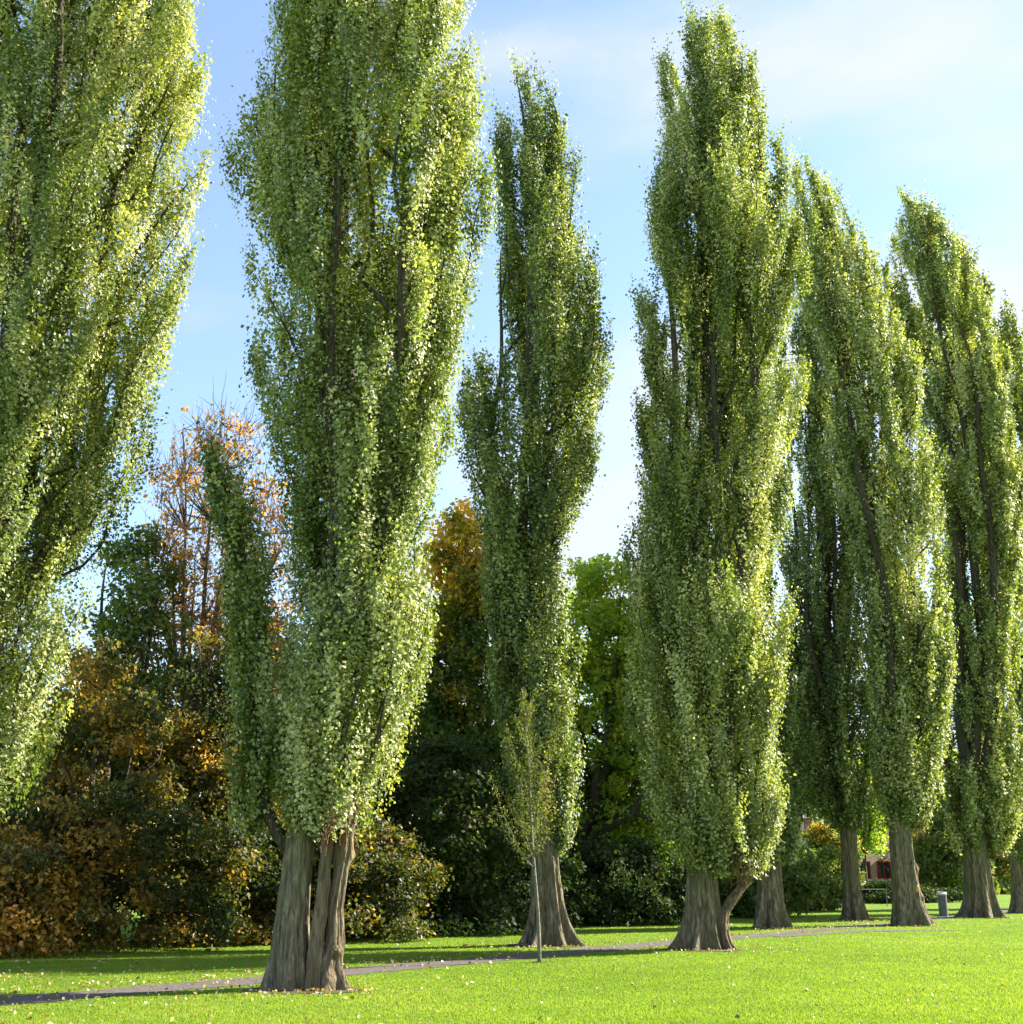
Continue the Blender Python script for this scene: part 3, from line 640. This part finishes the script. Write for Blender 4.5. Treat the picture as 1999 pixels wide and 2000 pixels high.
# ------------------------------------------------------------------ sapling
def sapling():
    rng = np.random.default_rng(7)
    root = empty('young_tree', (SAPLING[0], SAPLING[1], 0)); tag(root, 'slim young tree with pale straight stem and sparse olive leaves on the lawn', 'tree')
    z = np.linspace(-.05, 5.4, 24); lean = -.32 * (np.maximum(z, 0) / 5.4) ** 1.2
    P = np.stack([lean + .015 * np.sin(z * 2), .01 * np.cos(z * 3), z], 1)
    tb = MB(); tb.tube(P, .036 * (1 - z / 5.6) ** .7 + .004, 10); tb.build('trunk', M_SAPBARK, root, smooth=True)
    bb = MB(); C = []
    for i in range(34):
        z0 = rng.uniform(1.85, 4.9) if i > 3 else 1.8 + .15 * i
        az = rng.uniform(0, 2 * pi); L = rng.uniform(.9, 1.9) * (1 - (z0 - 1.8) / 5.5)
        out = rng.uniform(.35, .8) * L
        s = np.linspace(0, 1, 9)
        pts = np.stack([np.interp(z0, z, P[:, 0]) + out * s ** .75 * cos(az), out * s ** .75 * sin(az), z0 + L * s ** 1.15], 1)
        pts += rng.normal(0, .012, pts.shape)
        bb.tube(pts, np.linspace(.013, .003, 9), 5, cap=False)
        n = int(120 * L); q = rng.uniform(.12, 1, n)
        c = np.stack([np.interp(q, s, pts[:, k]) for k in range(3)], 1) + rng.normal(0, .055, (n, 3)); C.append(c)
    q = rng.uniform(2.0, 5.4, 500); C.append(np.stack([np.interp(q, z, P[:, 0]), np.zeros(500), q], 1) + rng.normal(0, .06, (500, 3)))
    bb.build('branches', M_SAPBARK, root, smooth=True)
    c = np.concatenate(C)
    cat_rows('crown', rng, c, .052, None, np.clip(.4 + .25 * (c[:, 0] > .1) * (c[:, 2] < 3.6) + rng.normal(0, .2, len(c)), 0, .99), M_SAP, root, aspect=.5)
sapling()

# ------------------------------------------------------------------ trees and shrubs behind the lawn
WOOD = 'trees and shrubs edging the lawn'
def mixt(lo, hi, a=-.3, b=.3): return lambda c, h: np.interp(h, [lo, hi], [a, b])
broadleaf('chestnut_tree', 'half bare chestnut with scattered orange leaves, its twiggy top against the sky', 'tree', POS['B1'], ROWS['B1'], 9500, .14, 201, M_ORANGE, trunk_r=.3, clumps=620, csize=.6, widen=1.3, limbs=13, fork=3.2, group=WOOD, flat=.3, bark=M_TWIG, limb_r=.7, fine=1900)
broadleaf('lime_tree', 'dull green tree between the huge left poplar and the half bare chestnut', 'tree', POS['B2'], ROWS['B2'], 21000, .15, 202, M_DULL, trunk_r=.25, clumps=230, csize=.5, group=WOOD)
broadleaf('chestnut_tree', 'low browning chestnut sweeping to the ground at the far left lawn edge', 'tree', POS['B3'], ROWS['B3'], 46000, .115, 203, M_BROWN, trunk_r=.24, clumps=330, csize=.42, group=WOOD, fork=1.4, tint_fn=lambda c, h: .24 * np.sin(c[:, 0] * 1.9 + c[:, 2] * 1.3) * np.cos(c[:, 2] * 1.1 + c[:, 0] * .6) - .10)
broadleaf('chestnut_tree', 'browning chestnut behind and left of the three stemmed poplar', 'tree', POS['B3b'], ROWS['B3b'], 38000, .115, 204, M_BROWN, trunk_r=.22, clumps=300, csize=.4, group=WOOD, fork=1.5, tint_fn=lambda c, h: -.14 + .26 * np.sin(c[:, 2] * 1.7 + c[:, 0]))
broadleaf('shrub', 'yellow and orange shrub under the huge left poplar', 'shrub', POS['B0'], ROWS['B0'], 15000, .11, 205, M_BROWN, trunk_r=.1, clumps=110, csize=.42, group=WOOD, multi=True, tint_fn=lambda c, h: .25 + 0 * h)
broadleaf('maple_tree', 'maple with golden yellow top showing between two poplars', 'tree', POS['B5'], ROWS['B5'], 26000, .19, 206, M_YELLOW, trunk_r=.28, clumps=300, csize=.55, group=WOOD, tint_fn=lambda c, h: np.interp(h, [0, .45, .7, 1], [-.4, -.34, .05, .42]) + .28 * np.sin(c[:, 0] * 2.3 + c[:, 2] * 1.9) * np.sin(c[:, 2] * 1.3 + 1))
broadleaf('shrub', 'tall dark evergreen shrub below the golden maple', 'shrub', POS['B7'], ROWS['B7'], 24000, .15, 207, M_DARK, trunk_r=.12, clumps=230, csize=.45, group=WOOD, multi=True)
broadleaf('shrub', 'brown leaved shrub just right of the three stemmed poplar', 'shrub', POS['B7b'], ROWS['B7b'], 19000, .12, 208, M_BROWN, trunk_r=.1, clumps=130, csize=.42, group=WOOD, multi=True, tint_fn=lambda c, h: -.22 + 0 * h)
b6 = broadleaf('oak_tree', 'leafy yellow green tree with heavy dark limbs left of the broad poplar', 'tree', POS['B6'], ROWS['B6'], 33000, .19, 209, M_GREEN, trunk_r=.42, clumps=330, csize=.55, group=WOOD, fork=2.4, limbs=10, tint_fn=mixt(.1, 1, .12, .3))
lm = MB()
for pts, r in (([(.5, -.6, 2.4), (1.3, -1.6, 3.3), (2.2, -2.0, 3.9), (3.4, -2.3, 5.0), (4.6, -2.4, 5.4)], (.26, .06)), ([(.3, -.3, 2.6), (1.0, -1.0, 4.4), (1.3, -1.2, 6.3), (1.9, -1.3, 8.4)], (.26, .07)), ([(2.3, -2.0, 3.9), (3.2, -2.4, 3.5), (4.2, -2.6, 3.1)], (.09, .03))):
    pts = np.array(pts); q = np.linspace(0, len(pts) - 1, 16)
    pts = np.stack([np.interp(q, np.arange(len(pts)), pts[:, k]) for k in range(3)], 1) + .08 * np.sin(q * 3)[:, None]
    lm.tube(pts, np.linspace(r[0], r[1], 16), 9)
lm.build('limb', M_LIMB, b6, smooth=True)
broadleaf('hedge_shrub', 'dark spreading shrub between the flared poplar and the broad poplar', 'shrub', POS['B6b'], ROWS['B6b'], 20000, .16, 210, M_DARK, trunk_r=.1, clumps=200, csize=.45, group=WOOD, multi=True)
broadleaf('hedge_shrub', 'dark shrub directly behind the flared poplar trunk', 'shrub', POS['B6c'], ROWS['B6c'], 17000, .16, 211, M_DARK, trunk_r=.1, clumps=170, csize=.45, group=WOOD, multi=True)
broadleaf('hedge_shrub', 'low dark shrub seen behind the dark leaning poplar trunk', 'shrub', POS['B8'], ROWS['B8'], 18000, .18, 212, M_DULL, trunk_r=.1, clumps=180, csize=.5, group=WOOD, multi=True)
b9 = broadleaf('sycamore_tree', 'thin leaved tree with a slanting dark limb, in front of the white building', 'tree', POS['B9'], ROWS['B9'], 10000, .22, 213, M_DULL, trunk_r=.3, clumps=130, csize=.55, group=WOOD, fork=3)
lm = MB(); pts = np.array([(.1, 0, 2.6), (.6, -.3, 4.0), (1.6, -.5, 5.6), (2.9, -.6, 6.6), (4.2, -.6, 7.4)]); q = np.linspace(0, 4, 14)
lm.tube(np.stack([np.interp(q, np.arange(5), pts[:, k]) for k in range(3)], 1), np.linspace(.26, .08, 14), 8); lm.build('limb', M_LIMB, b9, smooth=True)
broadleaf('hedge_shrub', 'dark shrub under the thin leaved tree by the white building', 'shrub', POS['B9b'], ROWS['B9b'], 11000, .19, 214, M_DULL, trunk_r=.1, clumps=110, csize=.5, group=WOOD, multi=True)
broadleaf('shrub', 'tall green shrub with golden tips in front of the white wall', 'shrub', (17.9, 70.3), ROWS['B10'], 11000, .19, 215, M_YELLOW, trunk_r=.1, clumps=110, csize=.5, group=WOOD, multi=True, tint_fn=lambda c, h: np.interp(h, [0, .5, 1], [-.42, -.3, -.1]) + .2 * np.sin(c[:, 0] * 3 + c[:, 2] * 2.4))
broadleaf('hedge_shrub', 'low dark bush in front of the red framed windows', 'shrub', POS['B11'], ROWS['B11'], 6500, .18, 216, M_DARK, trunk_r=.08, clumps=90, csize=.4, group=WOOD, multi=True)
broadleaf('yew_tree', 'dark rounded tree behind the litter bin', 'tree', POS['B12'], ROWS['B12'], 11000, .24, 217, M_DULL, trunk_r=.25, clumps=120, csize=.6, group=WOOD, fork=.9)
broadleaf('shrub', 'golden bush beside the brick building, left of the dark rounded tree', 'shrub', POS['B13'], ROWS['B13'], 3500, .22, 218, M_YELLOW, trunk_r=.08, clumps=40, csize=.45, group=WOOD, multi=True)
broadleaf('shrub', 'golden bush right of the dark rounded tree', 'shrub', POS['B14'], ROWS['B14'], 3500, .22, 219, M_YELLOW, trunk_r=.08, clumps=40, csize=.45, group=WOOD, multi=True)
broadleaf('maple_tree', 'small yellowing tree far off between the last two trunks', 'tree', POS['B15'], ROWS['B15'], 8000, .26, 220, M_YELLOW, trunk_r=.2, clumps=100, csize=.6, group=WOOD, tint_fn=lambda c, h: -.12 + 0 * h)
broadleaf('maple_tree', 'small green tree far off, nearest the right edge', 'tree', POS['B16'], ROWS['B16'], 8000, .26, 221, M_GREEN, trunk_r=.2, clumps=100, csize=.6, group=WOOD)
broadleaf('maple_tree', 'green tree rising behind the brick building', 'tree', POS['B17'], ROWS['B17'], 9000, .3, 222, M_GREEN, trunk_r=.3, clumps=120, csize=.8, group=WOOD)

broadleaf('yew_tree', 'dark green tree filling the gap right of the brick building', 'tree', (30.6, 86), [(0.3, 0, 1.8), (2.5, 0, 2.2), (5.5, .2, 2.2), (8, .2, 1.8), (9.8, .2, .6)], 14000, .25, 223, M_DULL, trunk_r=.25, clumps=170, csize=.6, group=WOOD, fork=1)
broadleaf('lime_tree', 'tall green tree behind the dark rounded tree and the bin', 'tree', (33, 96), [(0.8, 0, 2), (4, 0, 3), (8, .2, 3.2), (11, .2, 2.4), (13.5, .2, .8)], 18000, .3, 224, M_GREEN, trunk_r=.3, clumps=200, csize=.7, group=WOOD, tint_fn=lambda c, h: -.1 + 0 * h)
broadleaf('lime_tree', 'leafy green tree in front of the brick wall left of the furrowed poplar', 'tree', (22.8, 80), [(3.0, 0, 1.2), (4.6, 0, 1.8), (7, .2, 1.9), (9, .2, 1.3), (10.5, .2, .6)], 6000, .24, 225, M_GREEN, trunk_r=.16, clumps=110, csize=.55, group=WOOD)
broadleaf('hedge_shrub', 'dark hedge bush at the wall foot under the red framed windows', 'shrub', (26.0, 80), [(0.05, 0, 2.4), (0.4, 0, 2.4), (.75, 0, 1.4)], 7000, .2, 226, M_DARK, trunk_r=.08, clumps=90, csize=.4, group=WOOD, multi=True)
# trees standing deeper in the wood
broadleaf('beech_tree', 'russet brown tree deep in the wood left of the golden maple', 'tree', POS['B30'], ROWS['B30'], 17000, .2, 301, M_BROWN, trunk_r=.3, clumps=220, csize=.6, group=WOOD)
broadleaf('lime_tree', 'green tree deep in the wood behind the flared poplar', 'tree', POS['B31'], ROWS['B31'], 24000, .2, 302, M_GREEN, trunk_r=.3, clumps=260, csize=.6, group=WOOD, tint_fn=lambda c, h: -.12 + 0 * h)
broadleaf('lime_tree', 'dull green tree just behind the broad poplar foot', 'tree', POS['B32'], ROWS['B32'], 24000, .21, 303, M_GREEN, trunk_r=.3, clumps=260, csize=.6, group=WOOD, tint_fn=lambda c, h: -.1 + 0 * h)
broadleaf('lime_tree', 'dark green tree behind the left low branch of the three stemmed poplar', 'tree', POS['B33'], ROWS['B33'], 23000, .18, 304, M_DULL, trunk_r=.3, clumps=240, csize=.55, group=WOOD)
broadleaf('lime_tree', 'dull green tree low at the far left, behind the browning chestnut', 'tree', POS['B34'], ROWS['B34'], 20000, .18, 305, M_DULL, trunk_r=.3, clumps=220, csize=.55, group=WOOD)
broadleaf('chestnut_tree', 'orange brown chestnut low behind the foot of the three stemmed poplar', 'tree', POS['B35'], ROWS['B35'], 20000, .16, 306, M_BROWN, trunk_r=.2, clumps=200, csize=.5, group=WOOD, tint_fn=lambda c, h: -.08 + 0 * h)
broadleaf('oak_tree', 'small yellow green tree low between golden maple and flared poplar', 'tree', POS['B36'], ROWS['B36'], 16000, .2, 307, M_GREEN, trunk_r=.25, clumps=180, csize=.55, group=WOOD)

# far wood closing the horizon: one mass
def far_wood():
    rng = np.random.default_rng(9)
    n = 90000; k = 520
    ang = rng.uniform(R(-52), R(50), k); d = rng.uniform(118, 150, k)
    hh = 5 + 2.5 * np.sin(ang * 9) + rng.uniform(-1, 2, k)
    C = np.stack([d * np.sin(ang), d * np.cos(ang), rng.uniform(.2, 1, k) * hh], 1)
    w = rng.integers(0, k, n); c = C[w] + rng.normal(size=(n, 3)) * np.array([1.8, 1.2, 1.0]); c[:, 2] = np.abs(c[:, 2])
    t = np.clip(.45 + rng.normal(0, .15, k)[w] + rng.normal(0, .1, n), 0, .99)
    o = cat_rows('far_wood', rng, c, .55, np.tile([0, 0, .5], (n, 1)), t, M_DULL, None)
    tag(o, 'far wood closing the view beyond the lawn', 'wood', kind='stuff')
far_wood()

# ------------------------------------------------------------------ building
def brick_mat():
    m, t = new_mat('pale_brick')
    tc = N(t, 'ShaderNodeTexCoord'); mp = N(t, 'ShaderNodeMapping'); mp.inputs['Rotation'].default_value = (R(90), 0, 0)
    t.links.new(tc.outputs['Object'], mp.inputs[0])
    b = N(t, 'ShaderNodeTexBrick'); b.inputs['Scale'].default_value = 4.2
    b.inputs['Color1'].default_value = (.36, .27, .17, 1); b.inputs['Color2'].default_value = (.47, .36, .24, 1)
    b.inputs['Mortar'].default_value = (.40, .35, .28, 1); b.inputs['Mortar Size'].default_value = .015
    t.links.new(mp.outputs[0], b.inputs['Vector'])
    p = N(t, 'ShaderNodeBsdfPrincipled'); p.inputs['Roughness'].default_value = .85
    t.links.new(b.outputs['Color'], p.inputs['Base Color'])
    o = N(t, 'ShaderNodeOutputMaterial'); t.links.new(p.outputs[0], o.inputs[0]); return m
M_BRICK = brick_mat()
M_WHITE = noisy_mat('white_cladding', [(.3, (.62, .63, .65)), (.7, (.78, .78, .78))], 1.5, rough=.6)
M_RED = noisy_mat('red_paint', [(.3, (.34, .02, .025)), (.7, (.45, .03, .03))], 3, rough=.4)
M_GREY = noisy_mat('grey_trim', [(.3, (.45, .46, .47)), (.7, (.6, .6, .6))], 3, rough=.6)
M_GLASS, t_ = new_mat('window_glass')
p_ = N(t_, 'ShaderNodeBsdfPrincipled'); p_.inputs['Base Color'].default_value = (.03, .045, .04, 1); p_.inputs['Roughness'].default_value = .06
p_.inputs['Specular IOR Level'].default_value = .8
t_.links.new(p_.outputs[0], N(t_, 'ShaderNodeOutputMaterial').inputs[0])
M_ROOF = noisy_mat('dark_roof', [(.3, (.07, .065, .065)), (.7, (.12, .11, .11))], 3)

TH = R(28)
bl = empty('house', (25.4 * (1 - cos(TH)), 88 - 25.4 * sin(TH), 0), TH); tag(bl, 'pale brick building with white upper storeys and red framed windows behind the trees', 'building')
w_ = MB(); w_.box(13, 28.6, 0, 12, -.2, 5.6); w_.build('brick_wall', M_BRICK, bl)
u_ = MB(); u_.box(12.8, 23.5, -.25, 12.2, 3.5, 8.6)
for k in range(17):
    z = 3.55 + k * .3; u_.box(12.75, 23.55, -.31, -.25, z, z + .26)
u_.build('upper_storey', M_WHITE, bl)
r_ = MB(); r_.box(12.4, 23.9, -.8, 12.6, 8.653, 8.95); r_.box(23.903, 28.9, -.4, 12.4, 5.603, 5.85); r_.build('roof', M_ROOF, bl)
def window(x0, x1, z0, z1, y, mull=1, sill=True):
    f = MB(); w = .09
    f.box(x0, x0 + w, y - .07, y + .03, z0, z1); f.box(x1 - w, x1, y - .07, y + .03, z0, z1)
    f.box(x0 + w, x1 - w, y - .07, y + .03, z1 - w, z1); f.box(x0 + w, x1 - w, y - .07, y + .03, z0, z0 + w)
    for k in range(mull):
        xm = x0 + (x1 - x0) * (k + 1) / (mull + 1); f.box(xm - w / 2, xm + w / 2, y - .066, y + .026, z0 + w, z1 - w)
    fr = f.build('window', M_RED, bl)
    g_ = MB(); g_.box(x0 + w, x1 - w, y - .03, y - .003, z0 + w, z1 - w); g_.build('pane', M_GLASS, fr)
    if sill:
        s = MB(); s.box(x0 - .05, x1 + .05, y - .14, y - .001, z0 - .12, z0 - .002); s.build('sill', M_GREY, fr)
for x0 in (14.2, 16.9, 19.4, 21.6, 24.05, 25.95):
    window(x0, x0 + 1.25, 1.36, 2.6, -.003, 1)
    window(x0, x0 + 1.25, .15, 1.12, -.003, 1)
for x0 in (13.9, 16.6, 19.3, 21.6):
    for z0 in (4.2, 6.6): window(x0, x0 + 1.2, z0, z0 + 1.2, -.313, 1)


# ------------------------------------------------------------------ litter bin
def litter_bin():
    root = empty('litter_bin', (BIN[0], BIN[1], 0), R(-12)); tag(root, 'round grey litter bin with a slanted pale rim beside the path', 'litter bin')
    m = noisy_mat('bin_metal', [(.3, (.13, .13, .14)), (.7, (.19, .19, .20))], 4, rough=.5, spec=.5)
    ml = noisy_mat('bin_rim', [(.3, (.62, .60, .62)), (.7, (.75, .73, .75))], 4, rough=.4)
    mk = noisy_mat('bin_inside', [(.3, (.01, .01, .01)), (.7, (.02, .02, .02))], 4)
    n = 40; th = np.linspace(0, 2 * pi, n, endpoint=False); rad = .185
    top = lambda y, h: h + .22 * y   # top slants down towards the viewer
    b = MB(); v = []
    for r, z in ((rad - .02, 0), (rad - .02, .05), (rad, .06), (rad, None)):
        for a in th: v.append((r * cos(a), r * sin(a), z if z is not None else top(r * sin(a), 0.84) + .06))
    f = [(k * n + i, k * n + (i + 1) % n, (k + 1) * n + (i + 1) % n, (k + 1) * n + i) for k in range(3) for i in range(n)]
    b.add(v, f); b.build('body', m, root, smooth=False)
    r_ = MB(); v = []
    for r, dz in ((rad + .012, .045), (rad + .012, .11), (rad - .02, .125), (rad * .58, .125), (rad * .55, .02)):
        for a in th: v.append((r * cos(a), r * sin(a), top(r * sin(a), 0.84) + dz))
    r_.add(v, [(k * n + i, k * n + (i + 1) % n, (k + 1) * n + (i + 1) % n, (k + 1) * n + i) for k in range(4) for i in range(n)])
    r_.build('rim', ml, root)
    l_ = MB(); l_.add([(rad * .56 * cos(a), rad * .56 * sin(a), top(rad * .56 * sin(a), 0.84) + .03) for a in th], [tuple(range(n))]); l_.build('opening', mk, root)
litter_bin()

# ------------------------------------------------------------------ low rail fence by the shrubs
fr = empty('rail_fence', (0, 67, 0)); tag(fr, 'low thin grey rail fence in front of the shrubs by the building', 'fence')
M_RAIL = noisy_mat('rail_metal', [(.3, (.07, .08, .07)), (.7, (.12, .13, .12))], 5, rough=.5)
f_ = MB(); f_.tube([(15.5, 0, .9), (20.6, 1.9, .9)], .02, 6); f_.build('rail', M_RAIL, fr)
for k in range(4):
    q = MB(); x = 15.5 + 5.1 * k / 3; y = 1.9 * k / 3
    q.tube([(x, y - .03, -.05), (x, y - .03  , .95)], .024, 6); q.build('post', M_RAIL, fr)

# ------------------------------------------------------------------ grass and fallen leaves
def path_dist(x, y):
    c = (far + near) / 2; best = np.full(len(x), 99.)
    for a, b in zip(c[:-1], c[1:]):
        ab = b - a; t = np.clip(((x - a[0]) * ab[0] + (y - a[1]) * ab[1]) / (ab @ ab), 0, 1)
        best = np.minimum(best, np.hypot(x - a[0] - t * ab[0], y - a[1] - t * ab[1]))
    return best
def grass():
    rng = np.random.default_rng(3)
    n = 700000
    u = rng.random(n); y0, y1 = 13., 60.
    y = 1 / (1 / y0 + u * (1 / y1 - 1 / y0)); x = rng.uniform(-.52, .52, n) * y
    k = path_dist(x, y) > .55 + .012 * y + .12 * np.sin(x * 5) ; x, y = x[k], y[k]
    for bx, by, br_ in SOIL:
        k = np.hypot(x - bx, y - by) > br_ * rng.uniform(.75, 1.25, len(x)); x, y = x[k], y[k]
    n = len(x)
    cl = .5 + .5 * np.sin(x * 2.1 + 1.3 * np.sin(y * 1.7)) * np.sin(y * 2.6 + np.sin(x * 1.1))
    h = rng.uniform(.010, .032, n) * (.8 + .4 * cl)
    w = .0036 * (1 + y / 18)
    a = rng.uniform(0, 2 * pi, n); dx, dy = np.cos(a), np.sin(a)
    la = rng.uniform(0, 2 * pi, n); lm = rng.uniform(0, .8, n) * h
    V = np.empty((n, 3, 3))
    V[:, 0] = np.stack([x - dx * w, y - dy * w, np.zeros(n)], 1); V[:, 1] = np.stack([x + dx * w, y + dy * w, np.zeros(n)], 1)
    V[:, 2] = np.stack([x + lm * np.cos(la), y + lm * np.sin(la), h], 1)
    big = np.sin(x * .35 + 2 * np.sin(y * .21)) * np.sin(y * .33 + 1.5 * np.sin(x * .27))
    t = np.clip(.5 + .22 * (cl - .5) + .16 * big + rng.normal(0, .07, n), 0, .99)
    m = leaf_mat('grass_blade', [(0, (.10, .16, .016)), (.5, (.175, .265, .028)), (1, (.29, .34, .055))], trans=.45, back=1.0, rough=.55, spec=.25, tsat=(1.1, 1.1, .5))
    o = build('grass', V.reshape(-1, 3), np.arange(n * 3).reshape(n, 3), m, tint=np.repeat(t, 3))
    tag(o, 'short bright green lawn grass', 'grass', kind='stuff')
grass()
def litter():
    rng = np.random.default_rng(4)
    X = []; Y = []
    n = 9000; y = 1 / (1 / 13 + rng.random(n) * (1 / 60 - 1 / 13)); x = rng.uniform(-.5, .5, n) * y
    keep = rng.random(n) < (.07 + .55 * np.exp(-path_dist(x, y) / 1.6) + .25 * np.clip(-x / 9, 0, 1))
    X.append(x[keep]); Y.append(y[keep])
    for tr, k, s in (('T2', 260, .8), ('T4', 200, 1.2), ('T3', 260, 1.5), ('T5a', 500, 1.6), ('T5b', 500, 1.8), ('T6', 160, 1.2), ('T7', 200, 1.3), ('T1', 250, 2), ('B15', 1600, 5)):
        bx, by = POS[tr]; by -= .5
        X.append(rng.normal(bx, s, k)); Y.append(rng.normal(by, s * .6, k))
    q = rng.integers(0, len(F_), 1500); e = F_[q] + rng.normal(0, .35, (1500, 2)) + np.array([-.25, .25]); X.append(e[:, 0]); Y.append(e[:, 1])
    x = np.concatenate(X); y = np.concatenate(Y); n = len(x)
    c = np.stack([x, y, rng.uniform(.02, .045, n)], 1)
    m = leaf_mat('fallen_leaf', [(0, (.12, .08, .03)), (.4, (.30, .21, .05)), (.75, (.45, .38, .14)), (1, (.60, .57, .36))], trans=.2, back=1.0)
    o = cat_rows('fallen_leaves', rng, c, .055, np.tile([0, 0, 1.1], (n, 1)), np.clip(rng.normal(.55, .25, n), 0, .99), m, None)
    tag(o, 'small fallen leaves scattered over the lawn and path edges', 'leaves', kind='stuff')
litter()
